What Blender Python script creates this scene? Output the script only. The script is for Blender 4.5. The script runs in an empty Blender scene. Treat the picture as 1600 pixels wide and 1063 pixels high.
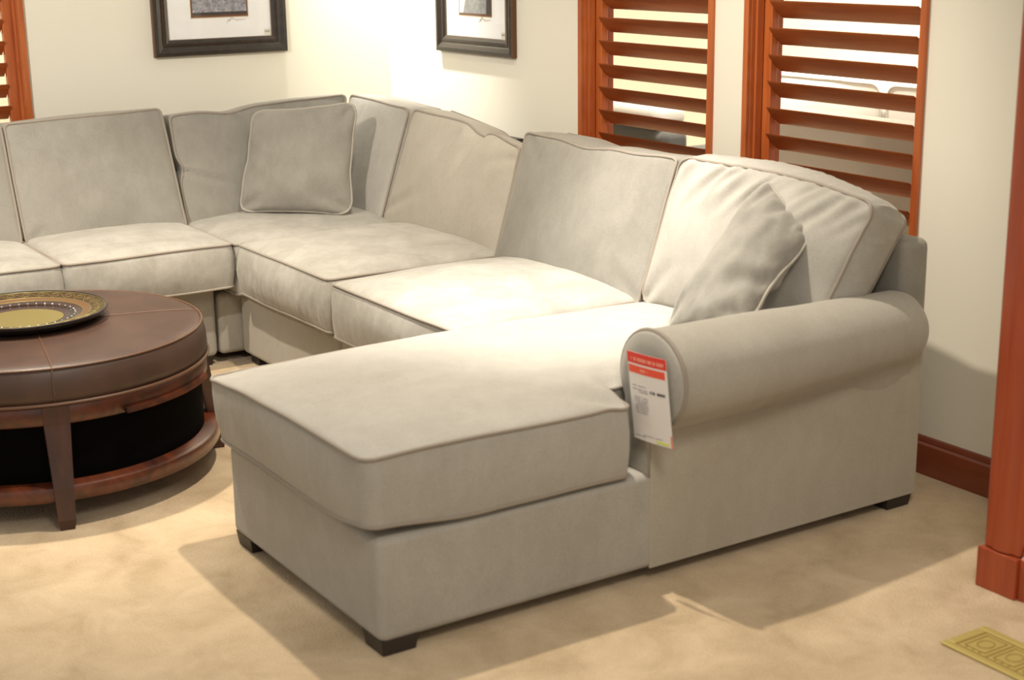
import bpy, bmesh, math, random
from mathutils import Vector, Matrix, noise
random.seed(7)
PI = math.pi
scene = bpy.context.scene
COL = scene.collection

# ------------------------------------------------------------------ helpers
def V(*a): return Vector(a)

def link_mesh(name, verts, faces, mat=None, parent=None, smooth=True, auto=None):
    me = bpy.data.meshes.new(name)
    me.from_pydata([tuple(v) for v in verts], [], faces)
    me.validate()
    bm = bmesh.new(); bm.from_mesh(me)
    bmesh.ops.recalc_face_normals(bm, faces=bm.faces)
    bm.to_mesh(me); bm.free()
    if mat: me.materials.append(mat)
    for p in me.polygons: p.use_smooth = smooth
    if auto is not None:
        me.set_sharp_from_angle(angle=math.radians(auto))
    o = bpy.data.objects.new(name, me); COL.objects.link(o)
    if parent: o.parent = parent
    return o

def empty(name, loc=(0, 0, 0), rz=0):
    o = bpy.data.objects.new(name, None); COL.objects.link(o)
    o.location = loc; o.rotation_euler = (0, 0, rz); o.empty_display_size = .05
    return o

def tag(o, label=None, cat=None, group=None, kind=None):
    if label: o['label'] = label
    if cat: o['category'] = cat
    if group: o['group'] = group
    if kind: o['kind'] = kind
    return o

def adopt(child, parent):
    """parent a child whose vertices are in world space to an unrotated/rotated empty"""
    child.parent = parent
    child.matrix_parent_inverse = parent.matrix_basis.inverted()
    return child

class MB:
    def __init__(s): s.v = []; s.f = []
    def add(s, vs, fs):
        n = len(s.v); s.v += [Vector(v) for v in vs]; s.f += [tuple(i + n for i in f) for f in fs]
    def box(s, x0, x1, y0, y1, z0, z1):
        s.add([(x0,y0,z0),(x1,y0,z0),(x1,y1,z0),(x0,y1,z0),(x0,y0,z1),(x1,y0,z1),(x1,y1,z1),(x0,y1,z1)],
              [(0,3,2,1),(4,5,6,7),(0,1,5,4),(1,2,6,5),(2,3,7,6),(3,0,4,7)])
    def hexa(s, b, t):
        s.add(list(b) + list(t), [(0,3,2,1),(4,5,6,7),(0,1,5,4),(1,2,6,5),(2,3,7,6),(3,0,4,7)])
    def prism(s, poly, a, b, axis='x'):
        """extrude a closed 2D polygon along an axis"""
        n = len(poly)
        def P(q, t):
            return {'x': (t, q[0], q[1]), 'y': (q[0], t, q[1]), 'z': (q[0], q[1], t)}[axis]
        s.add([P(q, a) for q in poly] + [P(q, b) for q in poly],
              [tuple(range(n))[::-1], tuple(range(n, 2*n))] + [(i, (i+1) % n, n+(i+1) % n, n+i) for i in range(n)])
    def tube(s, pts, r, closed=False, n=8):
        pts = [Vector(p) for p in pts]; m = len(pts); base = len(s.v)
        up = Vector((0, 0, 1)); prev = None
        for i, p in enumerate(pts):
            if closed: t = pts[(i+1) % m] - pts[i-1]
            else: t = pts[min(i+1, m-1)] - pts[max(i-1, 0)]
            if t.length < 1e-9: t = Vector((1, 0, 0))
            t.normalize()
            if prev is None:
                a = t.cross(up)
                if a.length < .1: a = t.cross(Vector((1, 0, 0)))
            else:
                a = prev - t * prev.dot(t)
            a.normalize(); prev = a; b = t.cross(a)
            rr = r(i/(m-1)) if callable(r) else r
            for k in range(n):
                th = 2*PI*k/n
                s.v.append(p + a*math.cos(th)*rr + b*math.sin(th)*rr)
        for i in range(m if closed else m-1):
            j = (i+1) % m
            for k in range(n):
                l = (k+1) % n
                s.f.append((base+i*n+k, base+i*n+l, base+j*n+l, base+j*n+k))
        if not closed:
            s.f.append(tuple(base+k for k in range(n))[::-1]); s.f.append(tuple(base+(m-1)*n+k for k in range(n)))
    def lathe(s, prof, cx=0, cy=0, n=96, cap=False):
        base = len(s.v); m = len(prof)
        for r, z in prof:
            for k in range(n):
                a = 2*PI*k/n; s.v.append(Vector((cx+r*math.cos(a), cy+r*math.sin(a), z)))
        for i in range(m-1):
            for k in range(n):
                l = (k+1) % n
                s.f.append((base+i*n+k, base+i*n+l, base+(i+1)*n+l, base+(i+1)*n+k))
        if cap:
            s.f.append(tuple(base+k for k in range(n))); s.f.append(tuple(base+(m-1)*n+k for k in range(n)))
    def build(s, name, mat, parent=None, smooth=False, auto=None, bevel=0, seg=2):
        o = link_mesh(name, s.v, s.f, mat, None, smooth or auto is not None, auto)
        if bevel:
            m = o.modifiers.new('bevel', 'BEVEL'); m.width = bevel; m.segments = seg; m.limit_method = 'ANGLE'
            m.angle_limit = math.radians(40)
        if parent: adopt(o, parent)
        return o

# ------------------------------------------------------------------ materials
def new_mat(name):
    m = bpy.data.materials.new(name); m.use_nodes = True
    nt = m.node_tree; b = nt.nodes['Principled BSDF']
    return m, nt, b

def N(nt, typ, **kw):
    n = nt.nodes.new(typ)
    for k, v in kw.items():
        if k.startswith('i_'): n.inputs[k[2:].replace('_', ' ')].default_value = v
        else: setattr(n, k, v)
    return n

def ramp(nt, fac, stops):
    r = nt.nodes.new('ShaderNodeValToRGB')
    while len(r.color_ramp.elements) < len(stops): r.color_ramp.elements.new(.5)
    for e, (p, c) in zip(r.color_ramp.elements, stops):
        e.position = p; e.color = (*c, 1)
    nt.links.new(fac, r.inputs['Fac']); return r

def plain(name, col, rough=.5, metal=0, spec=.5, coat=0, sheen=0):
    m, nt, b = new_mat(name)
    b.inputs['Base Color'].default_value = (*col, 1); b.inputs['Roughness'].default_value = rough
    b.inputs['Metallic'].default_value = metal; b.inputs['Specular IOR Level'].default_value = spec
    b.inputs['Coat Weight'].default_value = coat; b.inputs['Coat Roughness'].default_value = .15
    b.inputs['Sheen Weight'].default_value = sheen
    return m

TINT = (.82, .835, .845)
def fabric(name, c0, c1, scale=6.0, sheen=.25):
    """brushed microsuede: nap patches lying in different directions"""
    m, nt, b = new_mat(name); L = nt.links
    tc = N(nt, 'ShaderNodeTexCoord')
    n1 = N(nt, 'ShaderNodeTexNoise'); n1.inputs['Scale'].default_value = scale; n1.inputs['Detail'].default_value = 5
    n1.inputs['Roughness'].default_value = .6; n1.inputs['Distortion'].default_value = .25
    L.new(tc.outputs['Object'], n1.inputs['Vector'])
    nf = N(nt, 'ShaderNodeTexNoise'); nf.inputs['Scale'].default_value = 19; nf.inputs['Detail'].default_value = 5
    nf.inputs['Distortion'].default_value = .6; nf.inputs['Roughness'].default_value = .65
    mpf = N(nt, 'ShaderNodeMapping'); mpf.inputs['Scale'].default_value = (1, 1, .55); mpf.inputs['Rotation'].default_value = (.3, .5, .4)
    L.new(tc.outputs['Object'], mpf.inputs['Vector']); L.new(mpf.outputs['Vector'], nf.inputs['Vector'])
    mf = N(nt, 'ShaderNodeMix', data_type='FLOAT'); mf.inputs['Factor'].default_value = .38
    L.new(n1.outputs['Fac'], mf.inputs['A']); L.new(nf.outputs['Fac'], mf.inputs['B'])
    r = ramp(nt, mf.outputs['Result'], [(.38, tuple(a*b for a, b in zip(c0, TINT))), (.62, tuple(a*b for a, b in zip(c1, TINT)))])
    n3 = N(nt, 'ShaderNodeTexNoise'); n3.inputs['Scale'].default_value = 320; n3.inputs['Detail'].default_value = 2
    L.new(tc.outputs['Object'], n3.inputs['Vector'])
    mx = N(nt, 'ShaderNodeMix', data_type='RGBA', blend_type='OVERLAY'); mx.inputs['Factor'].default_value = .22
    L.new(r.outputs['Color'], mx.inputs['A']); L.new(n3.outputs['Fac'], mx.inputs['B'])
    L.new(mx.outputs['Result'], b.inputs['Base Color'])
    b.inputs['Roughness'].default_value = .88; b.inputs['Specular IOR Level'].default_value = .25
    b.inputs['Sheen Weight'].default_value = sheen; b.inputs['Sheen Roughness'].default_value = .45
    b.inputs['Sheen Tint'].default_value = (1, .97, .9, 1)
    n2 = N(nt, 'ShaderNodeTexNoise'); n2.inputs['Scale'].default_value = 26; n2.inputs['Detail'].default_value = 4
    L.new(tc.outputs['Object'], n2.inputs['Vector'])
    bp = N(nt, 'ShaderNodeBump'); bp.inputs['Strength'].default_value = .12; bp.inputs['Distance'].default_value = .01
    L.new(n2.outputs['Fac'], bp.inputs['Height']); L.new(bp.outputs['Normal'], b.inputs['Normal'])
    return m

def wood(name, c0, c1, rough=.35, vert=False, scale=1.0, coat=.3, axis=None):
    m, nt, b = new_mat(name); L = nt.links
    tc = N(nt, 'ShaderNodeTexCoord'); mp = N(nt, 'ShaderNodeMapping')
    sc = {'x': (1.2, 14, 14), 'y': (14, 1.2, 14), 'z': (14, 14, 1.2)}[axis or ('z' if vert else 'x')]
    mp.inputs['Scale'].default_value = tuple(k*scale for k in sc)
    L.new(tc.outputs['Object'], mp.inputs['Vector'])
    n1 = N(nt, 'ShaderNodeTexNoise'); n1.inputs['Scale'].default_value = 2.2; n1.inputs['Detail'].default_value = 6
    n1.inputs['Distortion'].default_value = .6
    L.new(mp.outputs['Vector'], n1.inputs['Vector'])
    r = ramp(nt, n1.outputs['Fac'], [(.3, c0), (.7, c1)])
    L.new(r.outputs['Color'], b.inputs['Base Color'])
    b.inputs['Roughness'].default_value = rough; b.inputs['Coat Weight'].default_value = coat
    b.inputs['Coat Roughness'].default_value = .2
    return m

def carpet_mat():
    m, nt, b = new_mat('carpet'); L = nt.links
    tc = N(nt, 'ShaderNodeTexCoord')
    n1 = N(nt, 'ShaderNodeTexNoise'); n1.inputs['Scale'].default_value = 5.5; n1.inputs['Detail'].default_value = 6
    n1.inputs['Distortion'].default_value = .5; n1.inputs['Roughness'].default_value = .6
    L.new(tc.outputs['Object'], n1.inputs['Vector'])
    r = ramp(nt, n1.outputs['Fac'], [(.3, (.40, .295, .175)), (.5, (.50, .38, .24)), (.7, (.59, .46, .305))])
    n2 = N(nt, 'ShaderNodeTexNoise'); n2.inputs['Scale'].default_value = 260; n2.inputs['Detail'].default_value = 3
    L.new(tc.outputs['Object'], n2.inputs['Vector'])
    mx = N(nt, 'ShaderNodeMix', data_type='RGBA', blend_type='OVERLAY'); mx.inputs['Factor'].default_value = .35
    L.new(r.outputs['Color'], mx.inputs['A']); L.new(n2.outputs['Fac'], mx.inputs['B'])
    L.new(mx.outputs['Result'], b.inputs['Base Color'])
    b.inputs['Roughness'].default_value = .95; b.inputs['Specular IOR Level'].default_value = .1
    b.inputs['Sheen Weight'].default_value = .2
    n3 = N(nt, 'ShaderNodeTexNoise'); n3.inputs['Scale'].default_value = 120; n3.inputs['Detail'].default_value = 4
    L.new(tc.outputs['Object'], n3.inputs['Vector'])
    bp = N(nt, 'ShaderNodeBump'); bp.inputs['Strength'].default_value = .5; bp.inputs['Distance'].default_value = .012
    L.new(n3.outputs['Fac'], bp.inputs['Height']); L.new(bp.outputs['Normal'], b.inputs['Normal'])
    return m

def leather_mat():
    m, nt, b = new_mat('brown_leather'); L = nt.links
    tc = N(nt, 'ShaderNodeTexCoord')
    n1 = N(nt, 'ShaderNodeTexNoise'); n1.inputs['Scale'].default_value = 7; n1.inputs['Detail'].default_value = 5
    L.new(tc.outputs['Object'], n1.inputs['Vector'])
    r = ramp(nt, n1.outputs['Fac'], [(.3, (.046, .022, .014)), (.7, (.074, .037, .024))])
    L.new(r.outputs['Color'], b.inputs['Base Color'])
    b.inputs['Roughness'].default_value = .42; b.inputs['Specular IOR Level'].default_value = .6
    v = N(nt, 'ShaderNodeTexVoronoi'); v.inputs['Scale'].default_value = 260
    L.new(tc.outputs['Object'], v.inputs['Vector'])
    n2 = N(nt, 'ShaderNodeTexNoise'); n2.inputs['Scale'].default_value = 9; n2.inputs['Detail'].default_value = 2
    L.new(tc.outputs['Object'], n2.inputs['Vector'])
    ad = N(nt, 'ShaderNodeMath', operation='MULTIPLY_ADD'); ad.inputs[1].default_value = .12
    L.new(v.outputs['Distance'], ad.inputs[0]); L.new(n2.outputs['Fac'], ad.inputs[2])
    bp = N(nt, 'ShaderNodeBump'); bp.inputs['Strength'].default_value = .25; bp.inputs['Distance'].default_value = .006
    L.new(ad.outputs[0], bp.inputs['Height']); L.new(bp.outputs['Normal'], b.inputs['Normal'])
    return m

def wall_mat(name, col):
    m, nt, b = new_mat(name); L = nt.links
    tc = N(nt, 'ShaderNodeTexCoord')
    n1 = N(nt, 'ShaderNodeTexNoise'); n1.inputs['Scale'].default_value = 1.5; n1.inputs['Detail'].default_value = 2
    L.new(tc.outputs['Object'], n1.inputs['Vector'])
    r = ramp(nt, n1.outputs['Fac'], [(.3, tuple(c*.97 for c in col)), (.7, col)])
    L.new(r.outputs['Color'], b.inputs['Base Color']); b.inputs['Roughness'].default_value = .7
    n3 = N(nt, 'ShaderNodeTexNoise'); n3.inputs['Scale'].default_value = 180
    L.new(tc.outputs['Object'], n3.inputs['Vector'])
    bp = N(nt, 'ShaderNodeBump'); bp.inputs['Strength'].default_value = .06; bp.inputs['Distance'].default_value = .004
    L.new(n3.outputs['Fac'], bp.inputs['Height']); L.new(bp.outputs['Normal'], b.inputs['Normal'])
    return m

def glass_mat():
    m = bpy.data.materials.new('picture_glass'); m.use_nodes = True; nt = m.node_tree; nt.nodes.clear()
    o = N(nt, 'ShaderNodeOutputMaterial'); mx = N(nt, 'ShaderNodeMixShader'); f = N(nt, 'ShaderNodeMath', operation='MULTIPLY_ADD')
    lw = N(nt, 'ShaderNodeLayerWeight'); lw.inputs['Blend'].default_value = .5; pw = N(nt, 'ShaderNodeMath', operation='POWER')
    pw.inputs[1].default_value = 5; nt.links.new(lw.outputs['Facing'], pw.inputs[0]); nt.links.new(pw.outputs[0], f.inputs[0])
    f.inputs[1].default_value = .9; f.inputs[2].default_value = .03
    t = N(nt, 'ShaderNodeBsdfTransparent'); g = N(nt, 'ShaderNodeBsdfGlossy'); g.inputs['Roughness'].default_value = .03
    nt.links.new(f.outputs[0], mx.inputs[0]); nt.links.new(t.outputs[0], mx.inputs[1]); nt.links.new(g.outputs[0], mx.inputs[2])
    nt.links.new(mx.outputs[0], o.inputs['Surface']); return m

def photo_mat(name, c0, c1, scale):
    m, nt, b = new_mat(name); L = nt.links
    tc = N(nt, 'ShaderNodeTexCoord')
    n1 = N(nt, 'ShaderNodeTexNoise'); n1.inputs['Scale'].default_value = scale; n1.inputs['Detail'].default_value = 8
    n1.inputs['Roughness'].default_value = .8
    L.new(tc.outputs['Object'], n1.inputs['Vector'])
    r = ramp(nt, n1.outputs['Fac'], [(.35, c0), (.65, c1)])
    L.new(r.outputs['Color'], b.inputs['Base Color']); b.inputs['Roughness'].default_value = .5
    return m

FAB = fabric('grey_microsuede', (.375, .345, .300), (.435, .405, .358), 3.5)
FAB_B = fabric('grey_microsuede_cross_nap', (.385, .350, .295), (.43, .395, .34), 3.0)
FAB_S = fabric('grey_microsuede_side_nap', (.41, .365, .295), (.46, .415, .345), 3.0)
FAB_D = fabric('grey_microsuede_dark_nap_shade', (.262, .241, .206), (.318, .294, .254), 4.0)  # darker nap, with some shade also put into the colour
FAB_M = fabric('grey_microsuede_brushed_nap', (.325, .300, .256), (.435, .405, .358), 6.0)
PIPE = plain('seam_piping', (.25, .213, .172), .85, sheen=.2)
PIPE_L = plain('seam_piping_light', (.33, .30, .25), .85, sheen=.2)
CARPET = carpet_mat()
WALL = wall_mat('cream_wall_paint', (.80, .765, .655))
WALL2 = wall_mat('warm_wall_paint', (.86, .80, .68))
CHERRY = wood('cherry_wood', (.27, .060, .015), (.42, .118, .030), .38, coat=.25, axis='x')
CHERRY_Z = wood('cherry_wood_upright', (.34, .070, .015), (.50, .135, .030), .38, coat=.25, axis='z')
CHERRY_Y = wood('cherry_wood_depth', (.30, .062, .014), (.46, .125, .028), .38, coat=.25, axis='y')
REDWOOD = wood('red_stained_trim', (.26, .038, .010), (.34, .062, .016), .4, coat=.25, axis='z')
REDWOOD_X = wood('red_stained_baseboard', (.17, .036, .014), (.24, .058, .022), .4, coat=.25, axis='x')
DARKWOOD = wood('mahogany_stain', (.028, .007, .003), (.13, .028, .008), .36, coat=.3, axis='x', scale=.6)
DARKWOOD_Z = wood('mahogany_stain_upright', (.030, .009, .005), (.065, .020, .010), .38, coat=.25, axis='z')
BLACKWOOD = plain('espresso_wood', (.012, .009, .008), .4)
FOOT = plain('dark_sofa_foot', (.022, .016, .014), .42)
BLACKIN = plain('black_inner_panel', (.0015, .0012, .001), .9, spec=.05)
LEATHER = leather_mat()
STITCH = plain('leather_welt', (.12, .058, .032), .4)
FRAME_B = wood('dark_bronze_frame', (.016, .012, .009), (.035, .024, .016), .3, coat=.35, axis='x')
FRAME_G = plain('worn_gold_edge', (.11, .052, .022), .4, .3)
MATW = plain('white_mat_board', (.90, .90, .89), .8)
PAPER = plain('tag_paper', (.72, .68, .64), .6)
RED = plain('tag_red', (.66, .035, .018), .5)
ORANGE = plain('tag_orange_red', (.74, .075, .028), .5)
PINK = plain('tag_pale_print', (.80, .33, .24), .5)
INK = plain('tag_ink', (.32, .30, .31), .6)
INK_D = plain('tag_ink_dark', (.10, .09, .10), .6)
LIME = plain('tag_lime', (.62, .66, .14), .5)
SEPIA = plain('signature_ink', (.30, .21, .10), .6)
GLASS = glass_mat()
BRASS = plain('brass', (.50, .40, .13), .5, .4)
BRASS_D = plain('brass_recess', (.30, .21, .06), .6, .3)
PL_BLK = plain('plate_black_lacquer', (.012, .010, .010), .22, coat=.4)
PL_GRY = plain('plate_umber', (.050, .036, .034), .35, coat=.3)
PL_BRN = plain('plate_brown', (.045, .024, .010), .4, coat=.2)
PL_TAN = plain('plate_tan_band', (.17, .095, .045), .4, .3)
PL_GOLD = plain('plate_gold', (.26, .215, .075), .42, .45)
SILVER = plain('silver_stud', (.85, .83, .8), .15, 1)
WHITEFAB = plain('white_upholstery', (.80, .77, .74), .9, sheen=.2)
TAUPEFAB = plain('taupe_upholstery', (.30, .265, .23), .9, sheen=.2)
GREYFAB = plain('charcoal_upholstery', (.06, .06, .06), .9, sheen=.2)
LGREYFAB = plain('pale_grey_upholstery', (.5, .48, .47), .9, sheen=.2)

# ------------------------------------------------------------------ soft goods
def cube_lattice(nu, nv, nw):
    """surface lattice of a box, shared verts, params in [-1,1]"""
    idx = {}; pts = []; faces = []
    def vid(i, j, k):
        if (i, j, k) not in idx:
            idx[(i, j, k)] = len(pts); pts.append((2*i/nu-1, 2*j/nv-1, 2*k/nw-1))
        return idx[(i, j, k)]
    for i in range(nu):
        for j in range(nv):
            for k in (0, nw): faces.append((vid(i, j, k), vid(i+1, j, k), vid(i+1, j+1, k), vid(i, j+1, k)))
    for i in range(nu):
        for k in range(nw):
            for j in (0, nv): faces.append((vid(i, j, k), vid(i+1, j, k), vid(i+1, j, k+1), vid(i, j, k+1)))
    for j in range(nv):
        for k in range(nw):
            for i in (0, nu): faces.append((vid(i, j, k), vid(i, j+1, k), vid(i, j+1, k+1), vid(i, j, k+1)))
    return pts, faces

def squircle(u, v, hu, hv, r):
    """round the plan corners; returns metric coords"""
    x, y = u*hu, v*hv
    ix = max(-hu+r, min(hu-r, x)); iy = max(-hv+r, min(hv-r, y))
    dx, dy = x-ix, y-iy
    if dx and dy:
        m = max(abs(dx), abs(dy)); l = math.hypot(dx, dy)
        dx, dy = dx/l*m, dy/l*m
    return (ix+dx)/hu, (iy+dy)/hv

def ease(t): t = max(0, min(1, t)); return t*t*(3-2*t)

def fold(u, v, a, b, width, depth, end=.5):
    """valley along the segment a-b in face coordinates, fading toward b"""
    ax, ay = a; bx_, by = b; dx, dy = bx_-ax, by-ay; L2 = dx*dx+dy*dy
    t = max(0, min(1, ((u-ax)*dx+(v-ay)*dy)/L2)); d = math.hypot(u-ax-dx*t, v-ay-dy*t)
    ww = width*(1+end*t)
    return -depth*(1-t**1.5)*(math.exp(-(d/ww)**2)-.35*math.exp(-((d-ww*1.9)/ww)**2))
def folds(s, u, v, w, L):
    return s.N*(sum(fold(u, v, *q) for q in L)*max(0, w)) if w > .5 else Vector((0, 0, 0))

class Soft:
    """boxed cushion; front = quad (bl, br, tr, tl) at w=+1, back = same at w=-1"""
    def __init__(s, front, back, crown=.03, crown_b=.01, bulge=.012, r=.03, seed=0, amp=.004, wav=.003,
                 extra=None, warp=None, power=1.0, band=0, gather=0):
        s.F = [Vector(p) for p in front]; s.B = [Vector(p) for p in back]
        s.U = ((s.F[1]-s.F[0])+(s.F[2]-s.F[3])).normalized(); s.Vv = ((s.F[3]-s.F[0])+(s.F[2]-s.F[1])).normalized()
        s.N = s.U.cross(s.Vv).normalized()
        if s.N.dot(sum(s.F, Vector())/4-sum(s.B, Vector())/4) < 0: s.N.negate()
        s.hu = ((s.F[1]-s.F[0]).length+(s.F[2]-s.F[3]).length)/4; s.hv = ((s.F[3]-s.F[0]).length+(s.F[2]-s.F[1]).length)/4
        s.crown, s.crown_b, s.bulge, s.r, s.seed, s.amp, s.wav = crown, crown_b, bulge, r, seed, amp, wav
        s.extra, s.warp, s.power, s.band, s.gather = extra, warp, power, band, gather
    def tri(s, u, v, w):
        def q(Q): return (Q[0]*(1-u)*(1-v)+Q[1]*(1+u)*(1-v)+Q[2]*(1+u)*(1+v)+Q[3]*(1-u)*(1+v))/4
        return q(s.F)*(1+w)/2+q(s.B)*(1-w)/2
    def P(s, u, v, w):
        u2, v2 = squircle(u, v, s.hu, s.hv, s.r)
        p = s.tri(u2, v2, w)
        c = (s.crown if w > 0 else s.crown_b)
        f = (max(0, 1-u*u)*max(0, 1-v*v))**(.62*s.power)
        p = p+s.N*(w*abs(w)*c*f)
        e = s.bulge*(1-w*w)
        if abs(u) > .999: p = p+s.U*math.copysign(e*(.45+.55*(1-v*v)), u)
        if abs(v) > .999: p = p+s.Vv*math.copysign(e*(.45+.55*(1-u*u)), v)
        q = p*3.3+Vector((s.seed*3.1, s.seed*1.7, 0))
        p = p+s.N*(noise.noise(q)*s.amp*2.0*f + noise.noise(q*2.7)*s.amp*f)
        q2 = p*5+Vector((0, s.seed*2.3, s.seed))
        p = p+(s.U*noise.noise(q2)+s.Vv*noise.noise(q2+Vector((9, 0, 0)))+s.N*noise.noise(q2+Vector((0, 9, 0))))*s.wav
        # seam line puckers on the boxing band
        if s.band and (abs(v) > .999 or abs(u) > .999):
            t = (u*s.hu if abs(v) > .999 else v*s.hv)*34
            d = noise.noise(Vector((t, w*1.3, s.seed)))*s.band*(1-w*w)
            p = p+(s.Vv*math.copysign(d, v) if abs(v) > .999 else s.U*math.copysign(d, u))
        if s.gather and w > .99:
            a = ease((v-.25)/.7)*(1-ease((v-.93)/.07)*.6)
            t = (u*s.hu+(1-v)*s.hv*.55)*26
            p = p+s.N*(noise.noise(Vector((t, v*1.1, s.seed+4)))*s.gather*a)
        if s.extra: p = p+s.extra(s, u, v, w)
        if s.warp: p = s.warp(p)
        return p
    def loop(s, w, nu=40, nv=34):
        L = []
        for i in range(nu): L.append((-1+2*i/nu, -1))
        for i in range(nv): L.append((1, -1+2*i/nv))
        for i in range(nu): L.append((1-2*i/nu, 1))
        for i in range(nv): L.append((-1, 1-2*i/nv))
        return [s.P(u, v, w) for u, v in L]
    def build(s, name, mat, pipe=PIPE, res=.016, r=.0052, nw=8, piping=(1, -1), lv=34):
        nu = max(8, int(2*s.hu/res)); nv = max(8, int(2*s.hv/res))
        pts, faces = cube_lattice(nu, nv, nw)
        o = link_mesh(name, [s.P(*p) for p in pts], faces, mat, smooth=True)
        o.data.set_sharp_from_angle(angle=math.radians(60))
        for w in piping:
            m = MB(); m.tube(s.loop(w, 40, lv), r, closed=True, n=8)
            p = m.build('piping', pipe, smooth=True); p.parent = o
        return o

def recenter(o, c):
    """give a mesh thing an origin of its own; children keep their place"""
    c = Vector(c)
    o.data.transform(Matrix.Translation(-c)); o.location = c
    for ch in o.children: ch.data.transform(Matrix.Translation(-c))

def seat(name, x0, x1, y0, y1, z0, z1, label, group, sag=None, **kw):
    F = [(x0, y0, z1), (x1, y0, z1), (x1, y1, z1), (x0, y1, z1)]; B = [(x0, y0, z0), (x1, y0, z0), (x1, y1, z0), (x0, y1, z0)]
    if sag:
        F = [Vector(p)+Vector((0, 0, d)) for p, d in zip(F, sag)]
    mt_ = kw.pop('mat', FAB_M); rs = kw.pop('res', .016); s = Soft(F, B, **kw); o = s.build(name, mt_, res=rs); recenter(o, ((x0+x1)/2, (y0+y1)/2, z0))
    tag(o, label, 'seat cushion', group); return o

def soft_box(name, x0, x1, y0, y1, z0, z1, mat, parent, r=.02, res=.05, crown=.003, edge=.012):
    """upholstered carcass panel with rounded edges"""
    m = MB(); m.box(x0, x1, y0, y1, z0, z1)
    o = m.build(name, mat, parent, smooth=True)
    b = o.modifiers.new('bevel', 'BEVEL'); b.width = r; b.segments = 5; b.limit_method = 'ANGLE'
    o.data.set_sharp_from_angle(angle=math.radians(80))
    w = o.modifiers.new('wn', 'WEIGHTED_NORMAL'); w.keep_sharp = False
    return o

# ------------------------------------------------------------------ setting
def struct(o): o['kind'] = 'structure'; return o

m = MB(); m.box(-2.6, 8, -6, 3.2, -.05, 0)
struct(m.build('floor', CARPET))

TOP = 2.75
WT = .14
# right wall (plane y=0), openings for two shuttered windows
W1 = (1.555, 2.322); W2 = (2.51, 3.275); WZ = (.42, 2.12)
m = MB()
m.box(-WT, 4.04, 0, WT, 0, WZ[0]); m.box(-WT, 4.04, 0, WT, WZ[1], TOP)
m.box(-WT, W1[0], 0, WT, WZ[0], WZ[1]); m.box(W1[1], W2[0], 0, WT, WZ[0], WZ[1]); m.box(W2[1], 4.04, 0, WT, WZ[0], WZ[1])
struct(m.build('wall_right', WALL))
# left wall (plane x=0)
W3 = (-2.47, -1.705)
m = MB()
m.box(-WT, 0, -6, 0, 0, WZ[0]); m.box(-WT, 0, -6, 0, WZ[1], TOP)
m.box(-WT, 0, W3[1], 0, WZ[0], WZ[1]); m.box(-WT, 0, -6, W3[0], WZ[0], WZ[1])
struct(m.build('wall_left', WALL))
# jog of the right wall beside the walkway
m = MB(); m.box(4.045, 8, -.50, WT, 0, TOP)
struct(m.build('wall_front', WALL))
# rooms behind the openings
m = MB(); m.box(-2.6, 4.9, 2.9, 3.0, 0, TOP); struct(m.build('wall_back', WALL2))
m = MB(); m.box(-2.6, -2.5, -6, 2.9, 0, TOP); struct(m.build('wall_far_left', WALL2))

def base_profile(h=.118, t=.02):
    return [(0, 0), (-t, 0), (-t, h*.74), (-t*.9, h*.80), (-t*.55, h*.85), (-t*.6, h*.9), (-t*.35, h*.97), (0, h)]
m = MB(); m.prism(base_profile(), 0, 4.04, 'x'); struct(m.build('baseboard_right', REDWOOD_X, auto=30))
m = MB(); m.prism([(-a, b) for a, b in base_profile()], -6, -.02, 'y'); struct(m.build('baseboard_left', REDWOOD_X, auto=30))
m = MB(); m.prism([(a-.50, b) for a, b in base_profile(.135, .022)], 4.152, 8, 'x'); struct(m.build('baseboard_front', REDWOOD, auto=30))
# casing around the end of the jog, with a plinth block
prof = [(4.032, -.43), (4.032, -.508), (4.037, -.517), (4.046, -.522), (4.062, -.523), (4.075, -.528), (4.092, -.530), (4.11, -.526),
        (4.124, -.518), (4.132, -.519), (4.142, -.518), (4.147, -.512), (4.147, -.50), (4.045, -.50), (4.045, -.43)]
m = MB(); m.prism(prof, .112, TOP, 'z'); t1 = struct(m.build('trim_1', REDWOOD, auto=35))
m = MB(); m.prism([(4.028, -.43), (4.028, -.534), (4.15, -.534), (4.15, -.50), (4.045, -.50), (4.045, -.43)], 0, .108, 'z')
struct(m.build('trim_2', REDWOOD, bevel=.003))

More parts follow.
